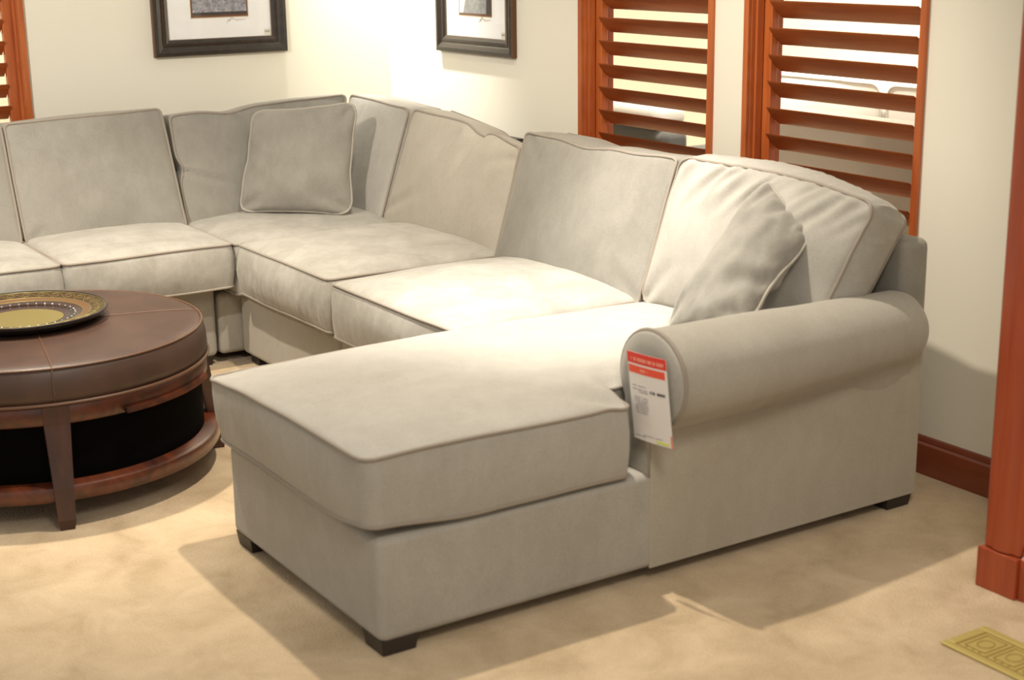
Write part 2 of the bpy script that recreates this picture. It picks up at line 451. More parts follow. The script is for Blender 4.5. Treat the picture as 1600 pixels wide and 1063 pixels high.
# ------------------------------------------------------------------ shuttered windows
def window(n, a, b, swap, label):
    """frame in the wall and louvred shutter inside it; swap=True for the left wall"""
    g = (lambda x0, x1, y0, y1: (x0, x1, y0, y1)) if not swap else (lambda x0, x1, y0, y1: (-y1, -y0, x0, x1))
    Z, X = (CHERRY_Z, CHERRY_Y if swap else CHERRY)
    w = empty('window_%d' % n, ((a+b)/2, 0, WZ[0]) if not swap else (0, (a+b)/2, WZ[0])); struct(w)
    def bx(m, x0, x1, y0, y1, z0, z1): q = g(x0, x1, y0, y1); m.box(*q, z0, z1)
    m = MB()
    for x0, x1 in ((a-.014, a+.010), (b-.010, b+.014)):
        bx(m, x0, x1, -.014, .0, WZ[0]-.014, WZ[1]+.014)
    bx(m, a+.010, b-.010, -.014, 0, WZ[0]-.014, WZ[0]+.01); bx(m, a+.010, b-.010, -.014, 0, WZ[1]-.01, WZ[1]+.014)
    m.build('window_frame', Z, w, bevel=.002)
    m = MB()
    for x0, x1 in ((a, a+.012), (b-.012, b)): bx(m, x0, x1, .0, WT, WZ[0], WZ[1])
    for x0, x1 in ((a+.012, a+.022), (b-.022, b-.012)): bx(m, x0, x1, .016, .045, WZ[0], WZ[1])
    bx(m, a+.012, b-.012, 0, WT, WZ[0], WZ[0]+.012); bx(m, a+.012, b-.012, 0, WT, WZ[1]-.012, WZ[1])
    m.build('window_jamb', Z, w, bevel=.0015)
    # shutter panel
    pa, pb = a+.018, b-.020; y0, y1 = .048, .078; sw = .040
    s = empty('plantation_shutter', ((a+b)/2, .063, WZ[0]+.02) if not swap else (-.063, (a+b)/2, WZ[0]+.02))
    for x0, x1 in ((pa, pa+sw), (pb-sw, pb)):
        m = MB(); bx(m, x0, x1, y0, y1, WZ[0]+.015, WZ[1]-.015); m.build('stile', Z, s, bevel=.003)
    for z0, z1 in ((WZ[0]+.015, WZ[0]+.07), (WZ[1]-.08, WZ[1]-.015)):
        m = MB(); bx(m, pa+sw, pb-sw, y0+.003, y1-.003, z0, z1); m.build('rail', X, s, bevel=.003)
    # one blade, copied
    hw, th = .0435, .0052; ang = math.radians(44); prof = []
    for k in range(20):
        t = 2*PI*k/20; px, pz = hw*math.cos(t), th*math.sin(t)*(1-.25*abs(math.cos(t)))
        prof.append((-px*math.cos(ang)-pz*math.sin(ang), px*math.sin(ang)-pz*math.cos(ang)))
    first = None; zt = 1.315-.0435*math.sin(ang)
    k = -7; count = 0
    for k in range(-8, 11):
        zc = zt-.0875*k
        if zc < WZ[0]+.10 or zc > WZ[1]-.11: continue
        if first is None:
            m = MB()
            if not swap: m.prism(prof, pa+sw+.001, pb-sw-.001, 'x')
            else: m.prism([(-p, q) for p, q in prof], pa+sw+.001, pb-sw-.001, 'y')
            first = m.build('louver', X, None, auto=50); o = first
        else:
            o = first.copy(); COL.objects.link(o)
        o.location = (0, .063, zc) if not swap else (-.063, 0, zc)
        adopt(o, s)
    tag(s, label, 'shutter', 'wooden plantation shutters')
    return s
window(1, *W1, False, 'reddish wooden louvred shutter in the left of the two windows on the right wall')
window(2, *W2, False, 'reddish wooden louvred shutter above the chaise, right-hand of the two windows on the right wall')
window(3, *W3, True, 'reddish wooden louvred shutter on the left wall at the left edge')

# ------------------------------------------------------------------ furniture in the next room, seen through the louvers
t = empty('sofa', (1.7, 1.45, 0))
soft_box('back_frame', .85, 2.75, 1.2, 1.36, .12, .86, TAUPEFAB, t, .04)
soft_box('base', .85, 2.75, 1.36, 2.05, .12, .32, TAUPEFAB, t, .03)
for x0 in (.85, 2.57): soft_box('arm', x0, x0+.18, 1.38, 2.08, .12, .62, TAUPEFAB, t, .04)
for x0 in (.88, 2.64):
    for y0 in (1.24, 1.96):
        m = MB(); m.box(x0, x0+.07, y0, y0+.07, 0, .12); m.build('foot', FOOT, t)
tag(t, 'taupe sofa with its back to the shutters, in the next room beyond the right-hand window', 'sofa')
for i, x0 in enumerate((.93, 1.81)):
    F = [(x0, 1.57, .50), (x0+.84, 1.57, .50), (x0+.84, 1.55, 1.0), (x0, 1.55, 1.0)]
    B = [(x0, 1.42, .50), (x0+.84, 1.42, .50), (x0+.84, 1.40, .985), (x0, 1.40, .985)]
    o = Soft(F, B, crown=.03, crown_b=.02, seed=40+i, r=.05).build('sofa_back_cushion', WHITEFAB, plain('white_piping', (.6, .57, .55), .9), nw=6, res=.05)
    recenter(o, (x0+.42, 1.45, .50))
    tag(o, ['white back cushion on the taupe sofa, nearer the gap between the two windows', 'white back cushion on the taupe sofa, farther right behind the right-hand window'][i], 'cushion', 'white cushions in the next room')
for i, x0 in enumerate((1.07, 1.83)):
    s_ = Soft([(x0, 1.6, .50), (x0+.70, 1.6, .50), (x0+.70, 2.04, .50), (x0, 2.04, .50)], [(x0, 1.6, .345), (x0+.70, 1.6, .345), (x0+.70, 2.04, .345), (x0, 2.04, .345)], seed=44+i)
    o = s_.build('sofa_seat_cushion', WHITEFAB, res=.05, nw=6); recenter(o, (x0+.37, 1.8, .33))
    tag(o, 'white seat cushion of the taupe sofa in the next room', 'cushion', 'white seat cushions in the next room')
t = empty('armchair', (.2, 1.3, 0))
soft_box('back_frame', -.25, .68, 1.1, 1.26, .1, .70, GREYFAB, t, .04)
soft_box('back_pad', -.20, .64, 1.08, 1.28, .71, .82, LGREYFAB, t, .045)
soft_box('base', -.25, .68, 1.26, 1.85, .1, .42, GREYFAB, t, .04)
for x0 in (-.25, .52): soft_box('arm', x0, x0+.16, 1.28, 1.85, .42, .6, GREYFAB, t, .04)
for x0 in (-.22, .58):
    for y0 in (1.14, 1.74):
        m = MB(); m.box(x0, x0+.06, y0, y0+.06, 0, .1); m.build('foot', FOOT, t)
tag(t, 'charcoal armchair with pale grey top pad beyond the left of the two right wall windows', 'armchair')

# ------------------------------------------------------------------ sectional sofa
def feet(t, pts, s=.085, h=.042):
    for x, y in pts:
        m = MB(); e = .006
        m.hexa([(x-s/2+e, y-s/2+e, 0), (x+s/2-e, y-s/2+e, 0), (x+s/2-e, y+s/2-e, 0), (x-s/2+e, y+s/2-e, 0)],
               [(x-s/2, y-s/2, h), (x+s/2, y-s/2, h), (x+s/2, y+s/2, h), (x-s/2, y+s/2, h)])
        m.build('foot', FOOT, t, bevel=.002)

BZ = .036
# chaise with rolled arm
t = empty('chaise_section', (3.1, -1.1, 0))
soft_box('base', 2.685, 3.545, -1.99, -.225, BZ, .296, FAB, t, .022)
soft_box('back_frame', 2.685, 3.545, -.325, -.222, .304, .79, FAB_D, t, .028)  # dark fabric paints in the shade behind the back cushion, besides nap
# arm: rolled profile swept along y
def arm_profile(cx, cz, rx, rz):
    P = []
    xi, xo = 3.452, 3.544
    P.append((xo, .286)); P.append((xo, .40))
    a0 = -62; a1 = 214
    for k in range(33):
        a = math.radians(a0+(a1-a0)*k/32)
        P.append((cx+rx*math.cos(a), cz+rz*math.sin(a)))
    P.append((xi, .40)); P.append((xi, .286))
    return P
ny = 34; ya, yb = -1.205, -.285; vs = []; fs = []; n = None
for j in range(ny+1):
    y = ya+(yb-ya)*j/ny; k = j/ny
    sh = .012*math.sin(PI*min(1, k*1.1))
    cx = 3.556-.028*ease((k-.1)/.9); rx = .128-.020*ease((k-.05)/.9)+sh*.3; rz = .122-.020*ease(k)+sh*.2
    cz = .551-.004*k
    if k > .93: q = math.sqrt(max(0, 1-((k-.93)/.07)**2))*.35+.65; rx *= q; rz *= q
    pr = arm_profile(cx, cz, rx, rz); n = len(pr)
    for i, (x, z) in enumerate(pr):
        dn = noise.noise(Vector((x*6, y*5, z*6)))*.006*min(1, 8*k)
        vs.append((x+dn*(x > 3.46), y, z+dn))
for j in range(ny):
    for i in range(n): fs.append((j*n+i, j*n+(i+1) % n, (j+1)*n+(i+1) % n, (j+1)*n+i))
fs.append(tuple(range(n))); fs.append(tuple(ny*n+i for i in range(n)))
arm = link_mesh('arm', vs, fs, FAB_B, smooth=True); arm.data.set_sharp_from_angle(angle=math.radians(55)); adopt(arm, t)
# padded front panel of the arm with piping round it
pr = arm_profile(3.556, .551, .128, .122)
inner = []
c = Vector((3.53, .54))
rings = [(1.0, 0), (.985, .010), (.93, .015), (.7, .019), (.35, .020)]
vs = []; fs = []
for sc, d in rings:
    for x, z in pr:
        vs.append((c.x+(x-c.x)*sc, -1.206-d, c.y+(z-c.y)*sc))
vs.append((c.x, -1.226, c.y))
nr = len(pr)
for r_ in range(len(rings)-1):
    for i in range(nr): fs.append((r_*nr+i, r_*nr+(i+1) % nr, (r_+1)*nr+(i+1) % nr, (r_+1)*nr+i))
b_ = (len(rings)-1)*nr
for i in range(nr): fs.append((b_+i, b_+(i+1) % nr, len(vs)-1))
fs.append(tuple(range(nr)))
fp = link_mesh('arm_front_panel', vs, fs, FAB, smooth=True); adopt(fp, t)
m = MB(); m.tube([(x, -1.210, z) for x, z in pr[1:-1]], .0062, n=8); pp = m.build('piping', PIPE, None, smooth=True)
pp.parent = fp; pp.matrix_parent_inverse = fp.matrix_parent_inverse.copy(); pp.matrix_parent_inverse = Matrix.Identity(4)
# outer side panel of the arm, hanging to the floor with its own nap
m = MB(); m.box(3.541, 3.5475, -1.209, -.236, BZ+.002, .475); sp = m.build('arm_side_panel', FAB_S, t, bevel=.003)
feet(t, [(3.49, -1.935), (2.74, -1.935), (3.49, -.29), (2.74, -.29)], s=.10)
tag(t, 'grey microsuede chaise end of the sectional with a rolled arm and dark block feet', 'sofa section')

# armless sections
def armless(x0, x1, label, feet_x):
    t = empty('armless_section', ((x0+x1)/2, -.7, 0))
    soft_box('base', x0+.003, x1-.003, -1.212, -.225, BZ, .290, FAB_B, t, .022)
    soft_box('back_frame', x0+.003, x1-.003, -.315, -.222, .292, .79, FAB, t, .028)
    feet(t, feet_x)
    tag(t, label, 'sofa section', 'armless sections of the sectional sofa'); return t
armless(.935, 1.808, 'grey armless sectional base next to the corner, behind the ottoman', [(1.0, -1.15), (1.75, -1.15), (1.0, -.28), (1.75, -.28)])
armless(1.808, 2.682, 'grey armless sectional base next to the chaise, hidden behind its cushion', [(1.87, -1.15), (2.62, -1.15), (1.87, -.28), (2.62, -.28)])
# corner section
t = empty('corner_section', (.45, -.7, 0))
soft_box('base', .10, .930, -1.300, -.225, BZ, .285, FAB, t, .022)
soft_box('back_frame', .24, .930, -.315, -.222, .287, .79, FAB, t, .028)
soft_box('side_frame', .10, .238, -1.30, -.222, .287, .79, FAB, t, .028)
feet(t, [(.16, -1.24), (.16, -.29), (.87, -.29)])
tag(t, 'grey corner base of the sectional where the two walls meet', 'sofa section')
# left run along the left wall
t = empty('left_section', (.5, -2.2, 0))
soft_box('base', .10, .938, -2.575, -1.312, BZ, .318, FAB, t, .022)
soft_box('back_frame', .10, .238, -2.575, -1.312, .302, .79, FAB, t, .028)
feet(t, [(.885, -1.37), (.16, -1.37), (.885, -2.51), (.16, -2.51)])
tag(t, 'grey sectional run along the left wall behind the ottoman', 'sofa section')

# ---- seat cushions
G = 'seat cushions of the sectional'
def chaise_warp(p):
    # the cushion narrows where it passes the arm, and its front edge droops a little
    q = p.copy()
    if q.x > 3.2:
        k = ease((q.y+1.286)/.030); lim = 3.418
        f = (q.x-3.2)/(3.56-3.2)
        q.x = q.x*(1-k)+(3.2+f*(lim-3.2))*k
    return q
def ch_extra(s, u, v, w):
    d = Vector((0, 0, 0))
    # front boxing leans out over the base; left front corner droops
    if w > -1: d.z -= .018*ease((-u-.3)/.7)*ease((-v-.2)/.8)*(w+1)/2
    d.z += .020*ease((u-.55)/.45)*ease((-v-.6)/.4)*(1-w)/2
    if w > .5:
        for q in [((.97, -.1), (.6, -.35), .035, .010), ((.96, -.02), (.55, .05), .03, .008), ((-.1, -.05), (.25, .15), .04, .004), ((-.45, -.2), (-.1, -.1), .035, .004), ((-.93, -.95), (-.7, -.75), .05, .006)]:
            d.z += fold(u, v, *q)
    d.z -= .008*math.exp(-((u-.93)/.1)**2)*math.exp(-((v+.03)/.12)**2)*(w+1)/2
    return d
s_ = Soft([(2.645, -2.020, .492), (3.555, -2.020, .496), (3.555, -.42, .492), (2.70, -.42, .492)],
          [(2.665, -2.010, .308), (3.550, -2.010, .308), (3.55, -.42, .305), (2.70, -.42, .305)],
          crown=.036, crown_b=.0, bulge=.010, r=.035, seed=3, amp=.005, wav=.004, extra=ch_extra, warp=chaise_warp, band=.003, power=.8)
o = s_.build('chaise_cushion', FAB, nw=10, res=.011, lv=130); recenter(o, (3.1, -1.3, .305))
tag(o, 'long grey chaise seat cushion stretching toward the camera, widening in front of the rolled arm', 'seat cushion', G)

def dx_front(s, u, v, w):
    return Vector((0, -.012*(1-w*w)*(v < -.999), 0))
seat('seat_cushion', 1.855, 2.672, -1.262, -.42, .305, .488, 'grey seat cushion wedged between the chaise and the cushion with a wrinkled front', G,
     seed=5, crown=.050, crown_b=0, bulge=.016, band=.005, amp=.004, power=.8)
seat('seat_cushion', 1.064, 1.842, -1.262, -.42, .310, .497, 'grey seat cushion with gathered wrinkled front, beside the inner corner of the sectional', G,
     res=.009, seed=8, crown=.048, crown_b=0, bulge=.024, band=.012, amp=.004, power=.8)
seat('corner_seat_cushion', .42, 1.052, -1.262, -.42, .296, .492, 'grey corner seat cushion in front of the square throw pillow', G,
     seed=11, crown=.040, crown_b=0, bulge=.010, band=.004, amp=.004, power=.8)
seat('seat_cushion', .40, 1.062, -1.920, -1.276, .334, .497, 'grey seat cushion of the left run, right next to the corner, above the ottoman', G,
     seed=14, crown=.040, crown_b=0, bulge=.016, band=.006, amp=.004, power=.8)
seat('seat_cushion', .40, 1.062, -2.56, -1.932, .334, .497, 'grey seat cushion at the left edge of the photo behind the plate', G,
     seed=17, crown=.040, crown_b=0, bulge=.016, band=.006, amp=.004, power=.8)

# ---- back cushions
GB = 'back cushions of the sectional'
def backc(F, B, label, cen, name='back_cushion', **kw):
    mt_ = kw.pop('mat', FAB); rs = kw.pop('res', .014); s = Soft(F, B, **kw); o = s.build(name, mt_, nw=8, res=rs); recenter(o, cen); tag(o, label, 'back cushion', GB); return o
def crease(s, u, v, w):
    d = Vector((0, 0, 0))
    c = .33-.42*(1-v)*.5
    g = math.exp(-((u-c)/.055)**2)*ease((v+.35)/1.2)
    d -= s.N*.022*g*max(0, w)
    d -= s.Vv*.030*math.exp(-((u-.30)/.15)**2)*ease((v-.6)/.4)
    g2 = math.exp(-((u-c+.22)/.09)**2)*ease((v+.35)/1.2)
    d += s.N*.008*g2*max(0, w)
    d -= s.Vv*.035*ease((u-.2)/.8)*ease(v)
    d += folds(s, u, v, w, [((-.95, -.7), (-.2, -.2), .06, .007), ((.9, .75), (.45, .35), .07, .006), ((.0, .8), (-.4, .1), .05, .006)])
    return d
def dip(s, u, v, w):
    return s.Vv*(.012*ease(-u*.7)-.010*math.exp(-(u/.5)**2)+.004*math.sin(u*9)*(1-u*u))*ease(v)+folds(s, u, v, w, [((.93, -.9), (.55, -.5), .07, .007), ((-.9, .9), (-.55, .45), .06, .005), ((-.3, 1), (-.38, .3), .04, .004), ((.1, 1), (.05, .4), .04, .004)])
def b4x(s, u, v, w):
    # right-hand end bulges out over the arm
    d = Vector((0, 0, 0))
    e = ease((u-.35)/.65)
    d += s.Vv*(-.012*e*ease(v))
    d += s.Vv*.012*math.exp(-(u/.5)**2)*ease(v)
    d += folds(s, u, v, w, [((.30, .95), (.02, .2), .035, .011), ((.50, .98), (.30, .45), .03, .012), ((-.1, 1), (-.35, .3), .035, .009), ((-.45, 1), (-.62, .35), .03, .008), ((.10, 1), (-.12, .4), .025, .009), ((-.28, 1), (-.5, .5), .025, .008), ((.72, .9), (.5, .2), .05, .010), ((-.95, -.95), (-.6, -.3), .06, .008)])
    d += s.N*.016*math.exp(-((u-.55)/.28)**2)*math.exp(-((v-.35)/.5)**2)*max(0, w)
    return d
backc([(.985, -.590, .490), (1.835, -.590, .480), (1.812, -.445, .912), (1.015, -.445, .945)],
      [(.985, -.470, .510), (1.835, -.470, .500), (1.800, -.285, .838), (1.015, -.280, .930)],
      'grey back cushion with a deep diagonal crease, right of the corner', (1.4, -.5, .5), crown=.050, bulge=.012, r=.022, mat=FAB_S, seed=21, extra=crease, amp=.005)
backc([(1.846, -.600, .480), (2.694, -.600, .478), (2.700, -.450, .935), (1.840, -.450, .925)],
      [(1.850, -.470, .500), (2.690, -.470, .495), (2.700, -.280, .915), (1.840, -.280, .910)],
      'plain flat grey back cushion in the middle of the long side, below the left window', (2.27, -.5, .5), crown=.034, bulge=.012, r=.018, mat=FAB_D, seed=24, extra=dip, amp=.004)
backc([(2.712, -.600, .495), (3.452, -.590, .530), (3.560, -.455, .925), (2.722, -.455, .945)],
      [(2.712, -.470, .520), (3.475, -.460, .545), (3.520, -.285, .862), (2.728, -.285, .925)],
      'big plump grey back cushion with gathered top, behind the pillow on the chaise', (3.1, -.5, .5), crown=.062, bulge=.032, r=.045, res=.009, seed=27, extra=b4x, gather=.026, amp=.005, band=.006)
# corner pair
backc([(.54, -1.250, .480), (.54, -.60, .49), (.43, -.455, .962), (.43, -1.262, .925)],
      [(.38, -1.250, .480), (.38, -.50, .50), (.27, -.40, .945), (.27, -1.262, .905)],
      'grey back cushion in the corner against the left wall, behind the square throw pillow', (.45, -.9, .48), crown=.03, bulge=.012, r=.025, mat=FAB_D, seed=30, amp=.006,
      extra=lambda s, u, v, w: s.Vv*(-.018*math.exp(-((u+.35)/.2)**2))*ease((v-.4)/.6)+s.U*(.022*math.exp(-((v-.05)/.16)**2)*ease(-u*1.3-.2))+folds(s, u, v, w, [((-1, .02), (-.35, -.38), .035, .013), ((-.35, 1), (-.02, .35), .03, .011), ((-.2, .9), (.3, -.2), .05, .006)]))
backc([(.640, -.600, .50), (.965, -.592, .495), (.955, -.440, .940), (.440, -.440, .962)],
      [(.560, -.400, .50), (.965, -.400, .495), (.955, -.280, .925), (.440, -.280, .945)],
      'narrow grey back cushion right of the throw pillow in the corner', (.75, -.5, .5), crown=.03, bulge=.012, r=.025, seed=33, amp=.004)
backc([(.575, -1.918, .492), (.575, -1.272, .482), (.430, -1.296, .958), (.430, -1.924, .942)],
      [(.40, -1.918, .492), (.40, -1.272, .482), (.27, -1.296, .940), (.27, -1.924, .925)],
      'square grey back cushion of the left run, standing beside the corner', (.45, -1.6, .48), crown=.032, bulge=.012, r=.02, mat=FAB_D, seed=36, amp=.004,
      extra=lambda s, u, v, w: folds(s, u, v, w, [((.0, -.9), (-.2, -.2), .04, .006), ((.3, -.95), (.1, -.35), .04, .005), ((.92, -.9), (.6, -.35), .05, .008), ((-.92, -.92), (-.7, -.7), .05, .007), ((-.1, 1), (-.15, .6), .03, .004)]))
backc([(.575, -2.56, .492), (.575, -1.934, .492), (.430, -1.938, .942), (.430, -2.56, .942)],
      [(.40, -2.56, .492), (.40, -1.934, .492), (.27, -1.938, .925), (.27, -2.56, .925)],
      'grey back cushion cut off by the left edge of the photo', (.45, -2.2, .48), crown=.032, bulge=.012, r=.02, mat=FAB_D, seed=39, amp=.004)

# ---- throw pillows
def pillow(q, h, label, seed, pinch=.055, mat=None, pf=None, slouch=None, res=34, h_back=None):
    q = [Vector(p) for p in q]
    U = ((q[1]-q[0])+(q[2]-q[3])).normalized(); W = ((q[3]-q[0])+(q[2]-q[1])).normalized(); Nn = U.cross(W).normalized()
    hu = (q[1]-q[0]).length/2; hv = (q[3]-q[0]).length/2
    hb = h_back or h
    def P(u, v, s):
        uc, vc = squircle(u, v, 1, 1, .26)
        uu = uc*(1-pinch*(1-v*v)); vv = vc*(1-pinch*(1-u*u))
        p = (q[0]*(1-uu)*(1-vv)+q[1]*(1+uu)*(1-vv)+q[2]*(1+uu)*(1+vv)+q[3]*(1-uu)*(1+vv))/4
        f = (max(0, 1-abs(u)**2.4)*max(0, 1-abs(v)**2.4))**.55
        n_ = noise.noise(Vector((u*1.6, v*1.6, seed+s*5)))*.012+noise.noise(Vector((u*4+v*2, v*3, seed+s*7)))*.006
        # puckers running in from the seam
        ed = max(abs(u), abs(v))**3
        n_ += noise.noise(Vector((u*9, v*9, seed+s)))*.006*ed
        n_ += sum(fold(u, v, *q) for q in (pf or [((-1, -1), (-.55, -.6), .09, .018), ((1, -1), (.6, -.62), .08, .02), ((1, 1), (.62, .6), .08, .014), ((-.8, -1), (-.6, -.6), .05, .010), ((.6, -1), (.45, -.6), .05, .010)]))
        p = p+Nn*s*((h if s > 0 else hb)*f+n_*min(1, f*2.5))
        wv = noise.noise(Vector((u*2.4, v*2.4, seed+50)))*.010
        p = p+Nn*wv+U*noise.noise(Vector((u*2, v*2, seed+60)))*.006
        if slouch: p = p+slouch(u, v, s, U, W, Nn)
        return p
    n = res; vs = []; fs = []; idx = {}
    def vid(i, j, s):
        if i in (0, n) or j in (0, n): k = (i, j, 0)
        else: k = (i, j, s)
        if k not in idx:
            idx[k] = len(vs); vs.append(P(math.sin((2*i/n-1)*PI/2*.999), math.sin((2*j/n-1)*PI/2*.999), s if k[2] else 1e-6))
        return idx[k]
    for s in (1, -1):
        for i in range(n):
            for j in range(n): fs.append((vid(i, j, s), vid(i+1, j, s), vid(i+1, j+1, s), vid(i, j+1, s)))
    o = link_mesh('throw_pillow', vs, fs, mat or FAB, smooth=True)
    L = [(a, -1) for a in [-1+2*i/24 for i in range(24)]]+[(1, -1+2*i/24) for i in range(24)]+[(1-2*i/24, 1) for i in range(24)]+[(-1, 1-2*i/24) for i in range(24)]
    m = MB(); m.tube([P(u, v, 1e-6) for u, v in L], .0052, closed=True); p = m.build('piping', PIPE_L, smooth=True); p.parent = o
    recenter(o, (q[0]+q[1])/2)
    tag(o, label, 'pillow', 'loose throw pillows'); return o
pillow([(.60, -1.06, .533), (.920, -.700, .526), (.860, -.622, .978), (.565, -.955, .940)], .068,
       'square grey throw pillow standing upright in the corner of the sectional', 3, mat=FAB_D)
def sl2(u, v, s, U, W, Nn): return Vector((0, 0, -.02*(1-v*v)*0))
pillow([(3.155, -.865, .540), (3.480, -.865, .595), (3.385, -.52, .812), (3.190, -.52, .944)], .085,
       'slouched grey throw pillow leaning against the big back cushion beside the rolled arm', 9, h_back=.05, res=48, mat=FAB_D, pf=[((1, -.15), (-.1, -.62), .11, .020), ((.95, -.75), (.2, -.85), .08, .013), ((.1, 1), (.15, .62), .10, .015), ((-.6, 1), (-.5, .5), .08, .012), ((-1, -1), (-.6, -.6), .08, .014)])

# ------------------------------------------------------------------ price tag
t = empty('price_tag', (3.58, -1.244, .39))
O = Vector((3.5036, -1.2535, .6196)); UR = Vector((.1331, .0165, .0016)); DN = Vector((.0295, .003, -.2200))
NN = UR.cross(DN).normalized()
if NN.y > 0: NN.negate()
def tp(a, b, off=0):
    bend = -.004*math.sin(PI*a)
    return O+UR*a+DN*b+NN*(off-bend)
def card(name, a0, a1, b0, b1, off, th, mat, parent, n=6):
    vs = []; fs = []
    for i in range(n+1):
        a = a0+(a1-a0)*i/n
        for b, f in ((b0, off), (b1, off), (b1, off-th), (b0, off-th)): vs.append(tp(a, b, f))
    for i in range(n):
        for k in range(4): fs.append((i*4+k, i*4+(k+1) % 4, (i+1)*4+(k+1) % 4, (i+1)*4+k))
    fs += [(0, 1, 2, 3), (n*4, n*4+1, n*4+2, n*4+3)]
    o = link_mesh(name, vs, fs, mat, smooth=False); adopt(o, parent); return o
card('card', 0, 1, 0, 1, 0, .0008, PAPER, t)
card('red_band', 0, 1, 0, .125, .0006, .0005, RED, t)
card('orange_band', .02, .95, .148, .235, .0006, .0005, ORANGE, t)
card('red_edge', .975, 1.0, .86, 1.0, .0006, .0005, ORANGE, t)
card('lime_mark', .62, .93, .955, .985, .0006, .0005, LIME, t)
def strokes(name, rows, mat):
    """blurred small print as rows of tiny marks"""
    m = MB()
    for a0, a1, b, h in rows:
        a = a0
        while a < a1:
            w = random.uniform(.010, .022); k = random.random()
            if k > .16:
                c0 = tp(a, b, .0013); c1 = tp(min(a1, a+w), b, .0013); c2 = tp(min(a1, a+w), b+h*random.uniform(.75, 1), .0013); c3 = tp(a, b+h, .0013)
                q = [c0, c1, c2, c3]; m.hexa([p-NN*.0004 for p in q], q)
            a += w+.008
    return m.build(name, mat, t)
strokes('band_lettering', [(.06, .94, .055, .040), (.34, .58, .178, .03)], PINK)
strokes('small_print', [(.10, .46, .37, .012), (.10, .50, .41, .012), (.25, .50, .435, .012)] + [(.12+random.uniform(0, .05), .48, .50+.022*k, .009) for k in range(9)], INK)
strokes('footer_print', [(.08, .36, .945, .010), (.30, .78, .925, .010)], INK)
strokes('price_figures', [(.56, .92, .40, .034)], INK_D)
m = MB(); m.tube([tp(.45, .02, -.001), (3.562, -1.238, .612), (3.562, -1.222, .610)], .0008, n=6); m.build('string', PAPER, t)
tag(t, 'white price tag with red top band hanging on the front of the rolled arm', 'price tag')

# ------------------------------------------------------------------ leather ottoman table
cx, cy = 1.770, -2.240
t = empty('ottoman_table', (cx, cy, 0))
m = MB()
prof = [(.001, .478), (.2, .478), (.38, .476), (.47, .472), (.500, .467), (.510, .462), (.517, .450), (.523, .42), (.525, .39), (.521, .366), (.512, .357), (.001, .357)]
m.lathe(prof, cx, cy, 128); cush = m.build('leather_top', LEATHER, t, auto=50)
A0 = math.radians(-10.5)
def ring(name, r, z, rad, mat, par):
    m = MB(); m.tube([(cx+r*math.cos(2*PI*k/128), cy+r*math.sin(2*PI*k/128), z) for k in range(128)], rad, closed=True, n=8)
    o = m.build(name, mat, None, smooth=True); o.parent = par; o.matrix_parent_inverse = Matrix.Translation((0, 0, 0)); return o
# children of a child: vertices are in world space and the parent's own inverse already cancels the empty
def sub(o, par):
    o.parent = par; o.matrix_parent_inverse = Matrix.Identity(4); return o
ring('welt', .512, .4635, .0035, STITCH, cush)
ring('welt', .526, .3625, .0048, STITCH, cush)
for k in range(4):
    a = A0+k*PI/2; pts = []
    for r, z in ((.02, .4786), (.2, .4786), (.38, .4766), (.47, .4726), (.500, .4676), (.512, .4630), (.5185, .450), (.5245, .42), (.5262, .39), (.5225, .367)):
        pts.append((cx+r*math.cos(a), cy+r*math.sin(a), z))
    m = MB(); m.tube(pts, .0024, n=6); sub(m.build('seam', STITCH, None, smooth=True), cush)
# apron, lower shelf, inner panels
m = MB(); m.lathe([(.49, .355), (.517, .355), (.520, .350), (.520, .306), (.515, .300), (.49, .300), (.49, .355)], cx, cy, 128)
m.build('apron', DARKWOOD, t, auto=40)
m = MB(); m.lathe([(.001, .128), (.535, .128), (.545, .122), (.548, .112), (.548, .088), (.543, .080), (.001, .080)], cx, cy, 128)
m.build('lower_shelf', DARKWOOD, t, auto=40)
m = MB(); m.lathe([(.500, .1285), (.500, .2995), (.48, .2995), (.48, .1285), (.500, .1285)], cx, cy, 96); m.build('inner_panel', BLACKIN, t, auto=40)
# drawer front lip on the apron
m = MB(); n = 28
for i in range(n):
    a = A0+math.radians(22)+math.radians(44)*i/n; b = A0+math.radians(22)+math.radians(44)*(i+1)/n
    q = lambda r, th, z: (cx+r*math.cos(th), cy+r*math.sin(th), z)
    m.hexa([q(.5205, a, .302), q(.534, a, .302), q(.534, b, .302), q(.5205, b, .302)], [q(.5205, a, .318), q(.531, a, .318), q(.531, b, .318), q(.5205, b, .318)])
m.build('drawer_lip', DARKWOOD, t, auto=40)
for k in range(4):
    a = A0+k*PI/2; e = Vector((math.cos(a), math.sin(a), 0)); s = Vector((-math.sin(a), math.cos(a), 0)); c0 = Vector((cx, cy, 0))
    m = MB(); secs = [(0, .530, .564, .020), (.03, .526, .566, .0255), (.04, .525, .565, .0245), (.12, .518, .556, .028), (.20, .505, .542, .031), (.30, .492, .5275, .036), (.356, .490, .5245, .038)]
    for (z0, ra, rb, h0), (z1, rc, rd, h1) in zip(secs[:-1], secs[1:]):
        B_ = [c0+e*ra-s*h0, c0+e*rb-s*h0, c0+e*rb+s*h0, c0+e*ra+s*h0]; T_ = [c0+e*rc-s*h1, c0+e*rd-s*h1, c0+e*rd+s*h1, c0+e*rc+s*h1]
        m.hexa([p+Vector((0, 0, z0)) for p in B_], [p+Vector((0, 0, z1)) for p in T_])
    m.build('leg', DARKWOOD_Z, t, auto=30)
tag(t, 'round brown leather ottoman table on dark mahogany legs with a lower shelf', 'ottoman')

